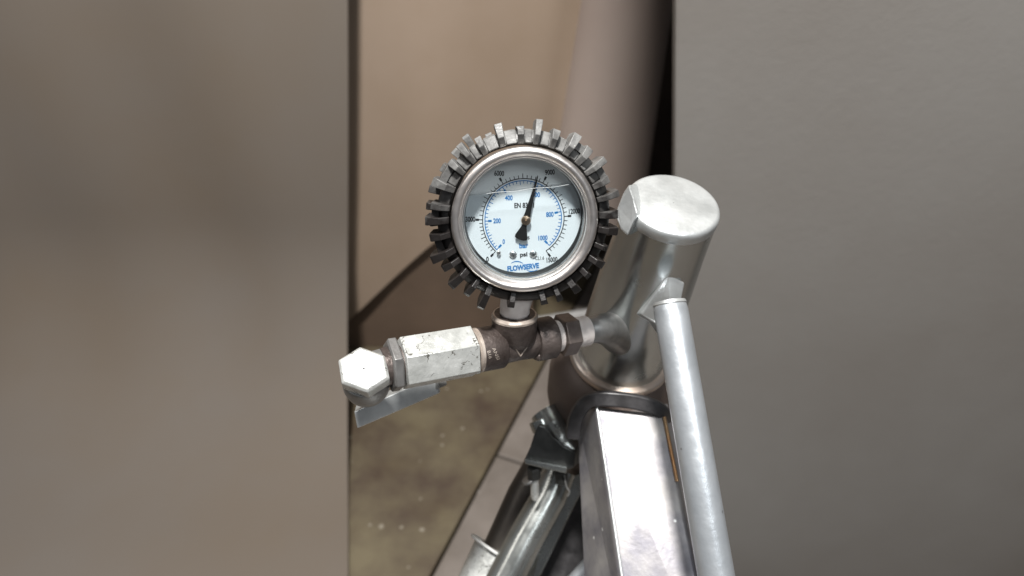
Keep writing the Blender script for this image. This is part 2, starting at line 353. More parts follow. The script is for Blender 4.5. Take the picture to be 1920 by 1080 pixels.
vb = (vb[0], vb[1] + [tuple(e0)[::-1], tuple(e1), tuple([27 * 24 + j for j in range(24)] + [j for j in range(23, -1, -1)])])
bo = mk('padded_bolster', vb, M_cover2, None, 50)
tag(bo, 'upright rounded pinkish grey bolster between the tan cover and the dark gap', 'bolster')
pp = mk('pale_pipe', tube([floor_at(1112, 586, .015), floor_at(985, 606, .015)], 0.0125, 24), mat('pale_plastic', (0.42, 0.41, 0.40), (0.5, 0.49, 0.48), 20, 0.4), None, 40)
tag(pp, 'pale grey pipe lying on the floor behind the pipe tee', 'pipe')

# ------------------------------------------------------------------ pressure gauge
S = 0.29 / FP                                  # one local unit = one photo pixel at the gauge
tilt = math.radians(17); turn = math.radians(4)
Ng = (-F) * math.cos(tilt) - U * math.sin(tilt)
Ng = (Ng * math.cos(turn) + R * math.sin(turn)).normalized()
Xg = (R - Ng * R.dot(Ng)).normalized(); Yg = Ng.cross(Xg)
Og = P(985, 417, 0.29)
MG = Matrix(((Xg.x, Yg.x, Ng.x, Og.x), (Xg.y, Yg.y, Ng.y, Og.y), (Xg.z, Yg.z, Ng.z, Og.z), (0, 0, 0, 1)))
MGi = MG.inverted()
gauge = thing('pressure_gauge', None, 'round glycerine filled pressure gauge in a spiky black rubber boot, standing on the pipe tee', 'gauge', mat4=MG)
SC = Matrix.Scale(S, 4)
def gl(px, py, z):
    """gauge-local x, y (units of S) where the photo pixel meets the plane z"""
    p = MGi @ on_plane(px, py, Og + Ng * (z * S), Ng)
    return p.x / S, p.y / S
ZD = -44.0
# case, bezel, painted shade arc
mk('case', lathe([(0.1, -122), (118, -122), (126, -118), (130, -108), (131, -60), (131, -14), (118, -14), (117.5, -50), (0.1, -50)], 128, SC), M_inner, gauge, 35, local=True)
mk('bezel', lathe([(131.5, -16), (137, -16), (139, -13), (139.3, -9), (138, -5), (135.5, -2), (132, -0.3), (128.5, 0), (125, -1.5), (122.5, -4.5), (121.5, -6), (119.2, -6.6), (118, -8), (117.6, -12.5), (118.5, -13.5), (131.5, -13.8)], 160, SC, close=True), M_bezel, gauge, 30, local=True)
mk('retaining_ring', lathe([(117.3, -19), (115.4, -19), (114.8, -20), (114.8, -23), (115.4, -24), (117.3, -24)], 128, SC, close=True), M_bezel, gauge, 30, local=True)
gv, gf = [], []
for i in range(61):                                   # black arc painting in the shade round the dial's lower right
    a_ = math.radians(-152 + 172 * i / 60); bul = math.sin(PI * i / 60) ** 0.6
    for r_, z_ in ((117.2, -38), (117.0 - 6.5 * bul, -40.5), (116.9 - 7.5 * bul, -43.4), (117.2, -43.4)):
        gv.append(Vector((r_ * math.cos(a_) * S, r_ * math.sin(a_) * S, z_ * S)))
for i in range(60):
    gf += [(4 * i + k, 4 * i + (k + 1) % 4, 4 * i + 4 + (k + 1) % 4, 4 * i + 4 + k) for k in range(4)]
mk('shade_arc', (gv, gf), M_black, gauge, 30, local=True)
mk('gap_disc', lathe([(0.1, -48), (116.5, -48), (116.5, -49.5), (0.1, -49.5)], 96, SC), M_inner, gauge, 30, local=True)
dr = 112.5
dial = mk('dial', lathe([(0.1, ZD), (dr, ZD), (dr, ZD - 2.5), (0.1, ZD - 2.5)], 128, SC @ Matrix.Translation((0.3, 0.8, 0))), M_dial, gauge, 30, local=True)
mk('glass', lathe([(0.1, -13.6), (119.5, -13.6), (119.5, -17.5), (0.1, -17.5)], 96, SC), M_glass, gauge, 30, local=True)

# print on the dial
ZP = ZD + 0.35
def flat(polys, z=ZP):
    V, Fc = [], []
    for poly in polys:
        n = len(V); V += [Vector((x * S, y * S, z * S)) for x, y in poly]; Fc.append(tuple(range(n, n + len(poly))))
    return V, Fc
def bar_poly(a, b, w):
    ax, ay = a; bx, by = b; d = math.hypot(bx - ax, by - ay) or 1; nx, ny = -(by - ay) / d * w / 2, (bx - ax) / d * w / 2
    return [(ax + nx, ay + ny), (ax - nx, ay - ny), (bx - nx, by - ny), (bx + nx, by + ny)]
DC = (982, 412)
def interp(tab, v):
    for (a, *ya), (b, *yb) in zip(tab, tab[1:]):
        if v <= b + 1e-9: return [p + (q - p) * (v - a) / (b - a) for p, q in zip(ya, yb)]
    return list(tab[-1][1:])
psi = [(0, 228.2, 88.5), (3, 180, 86), (6, 120.0, 86.0), (9, 62.5, 86.5), (12, 4.7, 84.8), (15, -54.2, 80)]
bar = [(0, 228, 66), (2, 182, 63.5), (4, 123, 64), (6, 68, 64), (8, 12.5, 62.5), (10, -45, 59.5)]
def dp(ang, r): return gl(DC[0] + r * math.cos(math.radians(ang)), DC[1] - r * math.sin(math.radians(ang)), ZP)
def scale(tab, rline, t_in, t_mid, major_w, major_out, m, name):
    polys = []; vmax = tab[-1][0]; n = 200; prev = None
    for i in range(n + 1):
        v = vmax * i / n; an, rm = interp(tab, v); p = dp(an, rm * rline)
        if prev: polys.append(bar_poly(prev, p, 1.7))
        prev = p
    for i in range(51):
        v = vmax * i / 50; an, rm = interp(tab, v); r0 = rm * rline
        k = i % 10
        r1 = r0 + (t_mid if k == 5 else t_in)
        if k == 0: r1 = r0 + major_out
        polys.append(bar_poly(dp(an, r0), dp(an, r1), 1.25 if k else 1.5))
        if k == 0:
            s = 1 if major_out > 0 else -1
            polys.append(bar_poly(dp(an, r0 + s * (abs(major_out) - 1)), dp(an, r0 + s * (abs(major_out) + 5.5)), major_w))
    o = mk(name, flat(polys), m, dial, 0, local=True)
    return o
scale(psi, 0.895, 6.5, 9.5, 4.0, 8, M_ink, 'psi_scale')
def bl(ang_r):
    return ang_r
scale([(v, an, r) for v, an, r in bar], 1.145, -5.5, -8.0, 4.0, -7, M_blue, 'bar_scale')
def write(name, body, px, py, hpx, wpx, m, rot=0, bold=0.0, z=ZP, parent=dial, shear=0.0):
    V, Fc, wd, ht = text_mesh(body, 1.0, bold)
    x, y = gl(px, py, z); c, s_ = math.cos(math.radians(rot)), math.sin(math.radians(rot))
    k = 1.04
    out = []
    for v in V:
        vx = v.x / wd * wpx * k; vy = v.y / ht * hpx * k; vx += vy * shear
        out.append(Vector(((x + vx * c - vy * s_) * S, (y + vx * s_ + vy * c) * S, z * S)))
    return mk(name, (out, Fc), m, parent, 0, local=True)
for t, x, y, wd, rot in (('0', 914, 486, 5, 0), ('3000', 882, 411, 18, 0), ('6000', 936, 325, 18, -3), ('9000', 1031, 323, 18, 4), ('12000', 1077, 396, 21, 4), ('15000', 1035, 487, 21, 4)):
    write('psi_number', t, x, y, 10.0, wd, M_ink, rot, 0.03)
for t, x, y, wd, rot in (('0', 944.5, 453, 4.5, 0), ('200', 932, 414, 14, 0), ('400', 954, 371, 14, 0), ('600', 1005, 365, 15, 0), ('800', 1031, 402, 14, 3), ('1000', 1018, 446, 17.5, 3)):
    write('bar_number', t, x, y, 9.6, wd, M_blue, rot, 0.03)
write('lettering', 'EN 837-1', 983, 385, 10, 37, M_ink, 1, 0.03)
write('lettering', 'bar', 982, 460.5, 10, 17, M_blue, 3, 0.03)
write('lettering', 'psi', 982, 478.5, 11, 14, M_ink, 3, 0.03)
write('lettering', 's', 991, 446, 6, 4, M_ink, 3, 0.012)
write('lettering', 'CL1.6', 1012, 484, 7, 17, M_ink, 2, 0.008)
write('lettering', 'FLOWSERVE', 981, 501, 11, 61, M_blue, 5.5, 0.045, shear=0.05)
def arc_print(pts, w):
    pl = spline([Vector((*gl(x, y, ZP), 0)) for x, y in pts], 8); n = len(pl) - 1
    return [bar_poly((pl[i].x, pl[i].y), (pl[i + 1].x, pl[i + 1].y), 0.4 + w * math.sin(PI * (i + .5) / n)) for i in range(n)]
mk('logo_swoosh', flat(arc_print([(958, 494), (963, 491.2), (970, 490.2), (977, 492), (981, 494.5)], 1.8)), M_blue, dial, 0, local=True)
mk('logo_swoosh', flat(arc_print([(987, 505.5), (992, 508.3), (998, 508.8), (1004, 507.6), (1008, 505)], 1.8)), M_blue, dial, 0, local=True)
write('rim_lettering', 'tos', 968, 521.5, 5, 14, M_white, 6, 0.03, z=-39.3, parent=gauge)
# screws, stop pin
def screw(px, py, r, name, slot=True):
    x, y = gl(px, py, ZD + 3); Mx = SC @ Matrix.Translation((x, y, ZD + 0.4))
    s = mk(name, lathe([(0.05, 2.6), (r * 0.55, 2.5), (r * 0.85, 1.9), (r, 0.8), (r, 0)], 32, Mx), M_screw, dial, 30, local=True)
    return s, Mx
for px, py in ((962, 478.5), (1000, 477.5)):
    s, Mx = screw(px, py, 7.6, 'dial_screw')
    for a_ in (20, 110):
        Mr = Mx @ Matrix.Rotation(math.radians(a_), 4, 'Z')
        s_ = mk('cross_slot', box(Mr, -3.4, 3.4, -0.5, 0.5, 2.0 if a_ == 20 else 2.01, 2.75 if a_ == 20 else 2.77), M_ink, gauge, 0, local=True)
x, y = gl(935, 474, ZD + 6)
mk('stop_pin', lathe([(0.05, 6), (3.0, 5.7), (4.2, 4.7), (4.2, 3.4), (2.0, 3), (2.0, 0)], 24, SC @ Matrix.Translation((x, y, ZD + 0.3))), M_screw, gauge, 30, local=True)
# pointer
ZN = ZD + 5.5
hx, hy = gl(986, 413, ZN)
def pl_(px, py): return gl(px, py, ZN)
tip = pl_(1008.5, 329)
dx, dy = tip[0] - hx, tip[1] - hy; dl = math.hypot(dx, dy); ux, uy = dx / dl, dy / dl; nx, ny = -uy, ux
def q(t, s): return (hx + ux * t + nx * s, hy + uy * t + ny * s)
poly = [q(dl, 0.6), q(dl - 20, 2.0), q(14, 5.6), q(4, 7.0), q(-6, 3.4), q(-14, 6.0), q(-32, 13.0), q(-37, 12.2), q(-39.5, 4), q(-40, -5), q(-38, -11.5), q(-34, -12.2), q(-14, -5.0), q(-6, -3.4), q(4, -7.0), q(14, -5.6), q(dl - 20, -2.0), q(dl, -0.6)]
Vp = [Vector((x * S, y * S, z * S)) for z in (ZN, ZN + 1.8) for x, y in poly]; n = len(poly)
point = mk('pointer', (Vp, [tuple(range(n))[::-1], tuple(range(n, 2 * n))] + [(i, (i + 1) % n, n + (i + 1) % n, n + i) for i in range(n)]), M_pointer, gauge, 0, local=True)
mk('pointer_cap', lathe([(0.05, 7.2), (1.8, 7.0), (2.2, 5.8), (4.5, 5.6), (8.6, 4.0), (9.6, 2.0), (9.6, 0), (4, 0), (4, -5.8)], 40, SC @ Matrix.Translation((hx, hy, ZN + 0.6))), M_brass, point, 30, local=True)
# glycerine fill and its surface line on the glass
lx0, ly0 = gl(916, 363, -18); lx1, ly1 = gl(1066, 347, -18)
m_ = (ly1 - ly0) / (lx1 - lx0)
def lyy(x): return ly0 + m_ * (x - lx0)
arc = []
RL = 114.2
for i in range(161):
    a_ = math.radians(-270 + 360 * i / 160 + 90)
    x_, y_ = RL * math.cos(a_), RL * math.sin(a_)
    if y_ <= lyy(x_): arc.append((a_ % (2 * PI), x_, y_))
arc.sort(key=lambda t: (t[0] + PI / 2 - 0.0) % (2 * PI) if False else ((t[0] - PI / 2) % (2 * PI)))
pol = [(x_, y_) for _, x_, y_ in arc]
liq = mk('glycerine', prism([(x_ * S, y_ * S) for x_, y_ in pol], -39.5 * S, -18.2 * S), M_liquid, gauge, 0, local=True)
mk('surface_line', tube([Vector((x_ * S, (lyy(x_) + 0.9 * math.sin(x_ * .09)) * S, -18.6 * S)) for x_ in lin(-72, 84, 30)], 0.34 * S, 6), M_white, gauge, 40, local=True)

# rubber boot
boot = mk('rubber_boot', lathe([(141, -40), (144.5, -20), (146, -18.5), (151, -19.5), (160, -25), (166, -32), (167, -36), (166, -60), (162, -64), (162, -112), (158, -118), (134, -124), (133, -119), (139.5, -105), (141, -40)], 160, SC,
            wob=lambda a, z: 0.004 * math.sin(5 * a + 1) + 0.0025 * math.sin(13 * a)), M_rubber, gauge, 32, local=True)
tips = [(931, 232), (975, 236), (1010, 223), (1045, 243), (1083, 251), (1107, 278), (1134, 297), (1141, 335), (1160, 362), (1158, 400), (1158, 433),
        (1138, 465), (1131, 497), (1105, 518), (1083, 548), (1051, 563), (1020, 570), (958, 576), (898, 577), (874, 553), (843, 535), (830, 504), (808, 486), (806, 446), (797, 412), (808, 384), (811, 338), (842, 303), (860, 270), (893, 258)]
def tooth(ang, rt, wd, zf, zb, rin=146, name='tooth', inner=True, lean=0.0):
    # side profile in (r, z)
    if inner:
        prof = [(rin - 4, zf - 24), (rin - 3, zf - 9), (rin + 15, zf), (rt - 5, zf - 9), (rt, zf - 13), (rt - 1, zf - 30), (rt - 6, zb), (150, zb), (150, zf - 24)]
    else:
        prof = [(152, zf), (rt - 4, zf - 3), (rt, zf - 7), (rt - 3, zb), (152, zb)]
    n = len(prof); V = []
    ca, sa = math.cos(ang), math.sin(ang)
    for sgn in (-1, 1):
        for k, (r, z) in enumerate(prof):
            ww = wd / 2 * (0.95 if r < 170 else 1.25)
            t = sgn * ww + lean * (r - 150) / 40 + random.uniform(-0.35, 0.35)
            V.append(Vector(((r * ca - t * sa) * S, (r * sa + t * ca) * S, (z + random.uniform(-.4, .4)) * S)))
    Fc = [tuple(range(n))[::-1], tuple(range(n, 2 * n))] + [(i, (i + 1) % n, n + (i + 1) % n, n + i) for i in range(n)]
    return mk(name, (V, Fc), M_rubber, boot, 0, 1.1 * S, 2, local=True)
angs = []
for k, (px, py) in enumerate(tips):
    x_, y_ = gl(px, py, -22); an = math.atan2(y_, x_); rt = math.hypot(x_, y_)
    angs.append(an)
    tooth(an, max(rt, 172), random.uniform(10, 13.5), -4.0 + random.uniform(-1.5, 1.5), -62, lean=random.uniform(-2.5, 2.5))
angs.sort()
for k in range(len(angs)):
    a0 = angs[k]; a1 = angs[(k + 1) % len(angs)] + (2 * PI if k == len(angs) - 1 else 0)
    am = (a0 + a1) / 2 + random.uniform(-0.02, 0.02)
    if -1.85 < ((am + PI) % (2 * PI)) - PI < -1.3: continue
    tooth(am, random.choice((160, 163, 166) if not 1.9 < (am % (2 * PI)) < 3.3 else (172, 184, 190)), random.uniform(10, 13), -66, -114, inner=False)
for k in range(len(angs)):
    a0 = angs[k] + 0.052; a1 = angs[(k + 1) % len(angs)] + (2 * PI if k == len(angs) - 1 else 0) - 0.052
    if a1 - a0 > 0.16: a1 = a0 + 0.14
    if a1 - a0 < 0.03: continue
    if not 0.30 < ((a0 + a1) / 2) % (2 * PI) < 2.75: continue
    V = []; j0 = random.uniform(-1, 1)
    for (r, z) in ((144.5, -40), (144.2, -14 + j0), (146, -12.5 + j0), (167 + j0, -27 + j0), (168.5 + j0, -31), (168, -58), (160, -58)):
        for a_ in (a0, (a0 + a1) / 2, a1):
            V.append(Vector((r * math.cos(a_) * S, r * math.sin(a_) * S, z * S)))
    Fc = []
    for i in range(7):
        o0 = 3 * i; o1 = 3 * ((i + 1) % 7)
        Fc += [(o0, o0 + 1, o1 + 1, o1), (o0 + 1, o0 + 2, o1 + 2, o1 + 1)]
    Fc += [tuple(3 * i for i in range(7)), tuple(3 * i + 2 for i in range(7))[::-1]]
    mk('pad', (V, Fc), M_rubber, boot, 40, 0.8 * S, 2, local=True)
# some teeth carry a web to the next one, as moulded
for k in range(len(angs)):
    deg = math.degrees(angs[k]) % 360
    if 125 < deg < 205 or 20 < deg < 50:
        a0 = angs[k]; a1 = angs[(k + 1) % len(angs)]
        if a1 < a0: continue
        if k % 2: continue
        V = []
        for zz, r1 in ((-20, 176), (-58, 178)):
            for a_ in lin(a0, a1, 5):
                for r in (162, r1):
                    V.append(Vector((r * math.cos(a_) * S, r * math.sin(a_) * S, zz * S)))
        Fc = []
        for i in range(4):
            o0, o1 = 2 * i, 10 + 2 * i
            Fc += [(o0, o0 + 1, o0 + 3, o0 + 2), (o1, o1 + 2, o1 + 3, o1 + 1), (o0 + 1, o1 + 1, o1 + 3, o0 + 3), (o0, o0 + 2, o1 + 2, o1)]
        Fc += [(0, 10, 11, 1), (8, 9, 19, 18)]
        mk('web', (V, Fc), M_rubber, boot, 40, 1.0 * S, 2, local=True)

# ------------------------------------------------------------------ pipe tee under the gauge
A0 = P(728, 686, 0.3035); TC = P(960, 650, 0.334); A1 = P(1130, 615, 0.353)
run = (A1 - A0).normalized()
TC = A0 + run * (TC - A0).dot(run)
tee = thing('pipe_tee', TC, 'dark forged steel tee fitting directly under the gauge, with a shiny rim', 'pipe fitting')
def runpt(px):
    """point of the run axis seen at column px"""
    lo_, hi_ = -0.2, 0.3
    for _ in range(50):
        mid = (lo_ + hi_) / 2; p = A0 + run * mid; d = (p - C0).dot(F); x_ = 960 + FP * (p - C0).dot(R) / d
        if x_ < px: lo_ = mid
        else: hi_ = mid
    return A0 + run * lo_
def rl(px): return (runpt(px) - A0).dot(run)
MR = frame(A0, A1)                      # x towards the viewer, z along the run
ys = -1 if (MR.to_3x3() @ Vector((0, 1, 0))).dot(U) < 0 else 1      # which way local y points in the picture
def cyl(prof, n=72): return lathe(prof, n, MR)
a_l, b_l, a_r, b_r = rl(889), rl(940), rl(1000), rl(1036)
rc = 0.0118
tb = mk('body', cyl([(0.0085, b_l - .002), (0.0098, b_l + .001), (0.0094, (b_l + a_r) / 2), (0.0098, a_r - .001), (0.0085, a_r + .002)]), M_tee, tee, 40)
lc = mk('collar', cyl([(0.0075, a_l + .006), (0.0078, a_l + 0.0003), (0.0108, a_l), (rc, a_l + .0009), (rc, b_l - .0012), (rc - .0008, b_l), (0.0085, b_l + .0002)]), M_tee, tee, 35)
mk('rim', cyl([(0.0079, a_l - 0.0001), (0.0107, a_l - 0.00025), (rc + .0001, a_l + .0008), (rc + .0001, a_l + .0021), (rc - .0002, a_l + .0022)]), M_teerim, lc, 35)
mk('collar', cyl([(0.0085, a_r - .0002), (rc - .0008, a_r), (rc, a_r + .0012), (rc, b_r - .0009), (0.0108, b_r), (0.0078, b_r - .0003)]), M_tee, tee, 35)
up_hint = U
tl = math.radians(22)
sdir = (U * math.cos(tl) - F * math.sin(tl)); sdir = (sdir + R * 0.015).normalized()
VS = TC + sdir * 0.0
MV = frame(VS, VS + sdir)
# height of the rim: rim front seen near y=600
vt = 0.0178
vc = mk('collar', lathe([(0.0098, 0.001), (0.0112, 0.0035), (0.0122, 0.0050), (0.0122, vt - .0011), (0.0113, vt), (0.0080, vt + .0001), (0.0078, vt - .004)], 80, MV), M_tee, tee, 35)
mk('rim', lathe([(0.01235, vt - .0022), (0.01240, vt - .0011), (0.01155, vt + .00015), (0.0108, vt + .0002)], 80, MV), M_teerim, vc, 35)
# boss and embossed marks
bp_ = P(1022, 663, 0.326)
mk('boss', tube([TC + run * 0.0145 + (-F) * 0.004 - U * 0.0086, TC + run * 0.0165 + (-F) * 0.0065 - U * 0.0092], [0.0028, 0.0022], 20), M_tee, tee, 40, 0.0006)
def on_run(px, py, rad):
    """point on a cylinder of radius rad round the run, under pixel px, py"""
    rdir = (F + R * ((px - 960) / FP) - U * ((py - 540) / FP)).normalized()
    o = C0 - A0; dd = rdir - run * rdir.dot(run); oo = o - run * o.dot(run)
    A_, B_, C_ = dd.dot(dd), 2 * dd.dot(oo), oo.dot(oo) - rad * rad
    D = B_ * B_ - 4 * A_ * C_
    t = (-B_ - math.sqrt(max(D, 0))) / (2 * A_)
    return C0 + rdir * t
def emboss(body, px, py, hpx, wpx, rot, rad, name, parent):
    V, Fc, wd, ht = text_mesh(body, 1.0, 0.01); out = []
    c, s_ = math.cos(math.radians(rot)), math.sin(math.radians(rot))
    for v in V:
        vx = v.x / wd * wpx; vy = v.y / ht * hpx
        out.append(on_run(px + vx * c - vy * s_, py - (vx * s_ + vy * c), rad))
    return mk(name, (out, Fc), M_teerim, parent, 0)
emboss('ANSI', 930, 663, 6.5, 24, -68, rc + .0002, 'stamped_letters', lc)
emboss('B16', 918, 665, 6.5, 15, -75, rc + .0002, 'stamped_letters', lc)
tri = [(967, 654), (990, 648), (976, 668)]
V = []
Fc = []
for i in range(3):
    (x0, y0), (x1, y1) = tri[i], tri[(i + 1) % 3]
    p0 = on_run(x0, y0, 0.0099); p1 = on_run(x1, y1, 0.0099)
    tv = tube([p0, p1], 0.00035, 8); n0 = len(V); V += tv[0]; Fc += [tuple(k + n0 for k in f) for f in tv[1]]
mk('cast_triangle', (V, Fc), M_teerim, tee, 40)

# gauge stem (part of the gauge)
st0 = VS + sdir * (vt - 0.006)
st1 = Og + Ng * (-62 * S) - Yg * (150 * S)
MS = frame(st0, st0 + sdir)
Ls = (st1 - st0).length
mk('stem', tube([st0, st0 + sdir * 0.0065, st0 + sdir * 0.0066, st0 + sdir * 0.010, st1 + Yg * 0.008], [0.0070, 0.0070, 0.0079, 0.0079, 0.0095], 40), M_tape, gauge, 40)

# nipple on the right side of the tee
nip = thing('hex_nipple', runpt(1066), 'brown steel hex nipple with white thread tape, right of the tee', 'pipe fitting')
rt = 0.0090
def seg(name, pa, pb, r, m, parent, bev=0.0004, n=64):
    z0, z1 = rl(pa), rl(pb)
    return mk(name, cyl([(0.0005, z0), (r - bev, z0), (r, z0 + bev), (r, z1 - bev), (r - bev, z1), (0.0005, z1)], n), m, parent, 35)
seg('thread_tape', 1030, 1049.5, 0.0088, M_tape, nip)
z0, z1 = rl(1047), rl(1076)
def hexnut(name, z0, z1, r, a0, m, parent, ch=0.0008):
    V, Fc = [], []
    for z, k in ((z0, 0.90), (z0 + ch, 1.0), (z1 - ch, 1.0), (z1, 0.90)):
        V += [MR @ Vector((x_ * k, y_ * k, z)) for x_, y_ in hexpoly(r, a0)]
    for l in range(3): Fc += [(l * 6 + i, l * 6 + (i + 1) % 6, (l + 1) * 6 + (i + 1) % 6, (l + 1) * 6 + i) for i in range(6)]
    Fc += [tuple(range(6))[::-1], tuple(range(18, 24))]
    return mk(name, (V, Fc), m, parent, 20, 0.0003)
hexnut('hex_body', z0, z1, 0.0119, 38 * ys, M_nip, nip)
seg('thread_tape', 1074.5, 1101, 0.0086, M_tape, nip)
seg('threaded_end', 1100.5, 1122, 0.0076, M_zinc_dark, nip)

# ------------------------------------------------------------------ left fittings
cp = thing('hex_coupling', runpt(810), 'long shiny zinc plated hexagonal coupling screwed into the left of the tee', 'coupling')
A75 = 75 * ys
hb = hexnut('hex_body', rl(752), rl(886), 0.0139, A75, M_zinc, cp, 0.0004)
seg('thread', 884, 896, 0.0082, M_zinc_dark, cp)
mk('lower_lug', tube([runpt(893) - U * 0.009 - F * .003, runpt(901) - U * 0.0096 - F * .003], [0.0032, 0.0026], 18), M_zinc, cp, 40, 0.0005)
jn = thing('jam_nut', runpt(738), 'thin hexagonal lock nut between the long coupling and the left elbow', 'nut')
hexnut('nut_body', rl(729), rl(748), 0.0141, A75, M_nut, jn, 0.0007)
seg('thread', 716, 754, 0.0095, M_tee, jn)

el = thing('elbow_fitting', P(684, 700, .30), 'bright zinc elbow with a big hexagonal plug, leftmost of the fittings', 'elbow')
ec = P(682, 691, 0.290)
edir = (P(693, 745, 0.33) - ec).normalized()
ME = frame(ec, ec + edir, U)           # x towards up in the picture
Rm = [(P(682 + 52 * math.cos(math.radians(a_)), 691 - 52 * math.sin(math.radians(a_)), 0.29)) for a_ in (100, 40, -20, -80, -140, 160)]
Rm = [p - (p - ec).dot(edir) * edir for p in Rm]
def ring6(k, s): return [ec + (p - ec) * k + edir * s for p in Rm]
V = ring6(0.88, 0) + ring6(1.0, 0.0016) + ring6(1.0, 0.0095) + ring6(0.92, 0.0105)
Fc = [tuple(range(6))[::-1], tuple(range(18, 24))]
for l in range(3): Fc += [(l * 6 + i, l * 6 + (i + 1) % 6, (l + 1) * 6 + (i + 1) % 6, (l + 1) * 6 + i) for i in range(6)]
pg = mk('hex_plug', (V, Fc), M_zinc, el, 20, 0.0005)
mk('centre_dimple', lathe([(0.00001, -0.00006), (0.0006, -0.0001), (0.0008, 0.0)], 16, ME), M_ink, pg, 30)
mk('elbow_body', lathe([(0.002, .010), (0.0108, .010), (0.0116, .0115), (0.0118, .020), (0.0112, .026), (0.0085, .030), (0.0005, .031)], 56, ME), M_zinc_dark, el, 40)
mk('elbow_branch', tube([ec + edir * 0.018, runpt(712), runpt(722)], [0.0098, 0.0094, 0.0092], 40), M_zinc_dark, el, 50)

bk = thing('steel_bar', P(740, 760, .345), 'grey flat steel bar hanging below and behind the long coupling', 'bar')
qa = [P(664, 772, .330), P(670, 803, .332), P(674, 800, .350), P(668, 758, .350)]
qb = [P(818, 702, .352), P(824, 737, .354), P(826, 735, .370), P(820, 694, .370)]
mk('bar_body', hull8(qa, qb), M_cyltop, bk, 0, 0.0006)
mk('end_pin', tube([P(818, 722, .352), P(834, 718, .357)], [.0024, .0016], 16), M_zinc_dark, bk, 40)

# ------------------------------------------------------------------ steel cylinder on the right
T0 = P(1263, 380, 0.330); T1 = P(1163, 660, 0.432)
cyld = thing('steel_cylinder', T1, 'large polished steel cylinder with a flat topped cap, right of the gauge', 'cylinder')
MC = frame(T0, T1)
Lc = (T1 - T0).length
prof = [(0.0253, 0.006), (0.0256, 0.012), (0.0264, 0.03), (0.0285, 0.06), (0.0302, Lc * 0.75), (0.0312, Lc - 0.002)]
barrel = mk('barrel', lathe(prof, 96, MC), M_cyl, cyld, 50)
cap_prof = [(0.0002, 0), (0.0232, 0), (0.0243, 0.0003), (0.0251, 0.0010), (0.0256, 0.0021), (0.0257, 0.0035), (0.0257, 0.0065), (0.0255, 0.0070)]
cap = mk('cap', lathe(cap_prof, 96, MC), M_cyltop, cyld, 30)
mk('side_boss', tube(spline([runpt(1106), runpt(1124), P(1150, 620, .378), P(1178, 634, .402)], 5), [.0078] * 4 + [.0082, .0085, .0089, .0094, .0100, .0107, .0115, .0124, .0134, .0144, .0152, .0158], 40), M_zinc_dark, cyld, 70)
# flat lug on the cap's left
lug = [(1180, 345, .318), (1190, 372, .3165), (1197, 400, .316), (1187, 418, .318), (1176, 443, .321), (1163, 430, .324), (1155, 408, .326), (1158, 388, .327), (1168, 362, .322)]
Vl = [P(*p) for p in lug] + [P(x_ + 14, y_ - 2, d_ + .02) for x_, y_, d_ in lug]; n = len(lug)
mk('lug', (Vl, [tuple(range(n))[::-1], tuple(range(n, 2 * n))] + [(i, (i + 1) % n, n + (i + 1) % n, n + i) for i in range(n)]), M_cyltop, cyld, 0, 0.0012)
mk('ring', lathe([(0.030, Lc - .003), (0.0348, Lc - .003), (0.0360, Lc - .0018), (0.0363, Lc + .001), (0.0356, Lc + .0035), (0.0340, Lc + .0045), (0.030, Lc + .0045)], 96, MC, close=True), M_ring, cyld, 50)
mk('lower_body', lathe([(0.030, Lc + .004), (0.0380, Lc + .006), (0.0440, Lc + .016), (0.0465, Lc + .032), (0.0450, Lc + .055), (0.0395, Lc + .080), (0.034, Lc + .11), (0.033, Lc + .16), (0.001, Lc + .161)], 96, MC), M_bulb, cyld, 50)
gus = [P(1252, 514, .334), P(1201, 590, .350), P(1226, 604, .352), P(1262, 640, .352), P(1285, 530, .338)]
gus2 = [p + F * 0.016 - R * .002 for p in gus]; n = 5
mk('gusset', (gus + gus2, [tuple(range(n))[::-1], tuple(range(n, 2 * n))] + [(i, (i + 1) % n, n + (i + 1) % n, n + i) for i in range(n)]), M_cyltop, cyld, 0, 0.0012, 3)

pr = thing('side_pipe', P(1262, 585, .325), 'pale galvanised pipe with a rounded end, slanting down right of the cylinder', 'pipe')
p0 = P(1255, 566, .327); p1 = P(1360, 1180, .300)
MP = frame(p0, p1); Lp = (p1 - p0).length
mk('pipe_wall', lathe([(0.0001, 0.0016), (0.005, 0.0012), (0.0072, 0.0002), (0.0086, 0.0018), (0.0090, 0.005), (0.0090, Lp)], 64, MP), M_pipe, pr, 50)
mk('end_lip', lathe([(0.0074, -0.0006), (0.0084, -0.0004), (0.0090, 0.0012), (0.0086, 0.0018), (0.0076, 0.0010)], 64, MP, close=True), M_cyltop, pr, 50)

# ------------------------------------------------------------------ square tube and strap
sq = thing('square_tube', P(1200, 900, .38), 'shiny heat tinted square steel tube rising at the lower right', 'tube')
top = [P(1116, 762, .392), P(1247, 780, .386), P(1252, 752, .432), P(1080, 772, .436)]
bot = [P(1195, 1300, .330), P(1352, 1300, .322), P(1350, 1290, .365), P(1103, 1300, .372)]
mk('tube_body', hull8(top, bot), M_sq, sq, 0, 0.0028, 4)
rb = [top[1] + (bot[1] - top[1]) * t - F * 0.0002 for t in (0.004, 0.1, 0.2, 0.27)]
mk('tinted_edge', tube([p - R * 0.0007 for p in rb], 0.0011, 14), mat('orange_heat_tint', (0.50, 0.25, 0.11), (0.62, 0.42, 0.24), 60, 0.3, 0.8, 0.3, 200), sq, 60)
fn = (top[1] - top[0]).cross(bot[0] - top[0]).normalized()
if fn.dot(F) > 0: fn = -fn
eb = [top[0] + (bot[0] - top[0]) * t - F * 0.0002 + R * 0.0010 for t in (0.004, 0.3, 0.6, 1.0)]
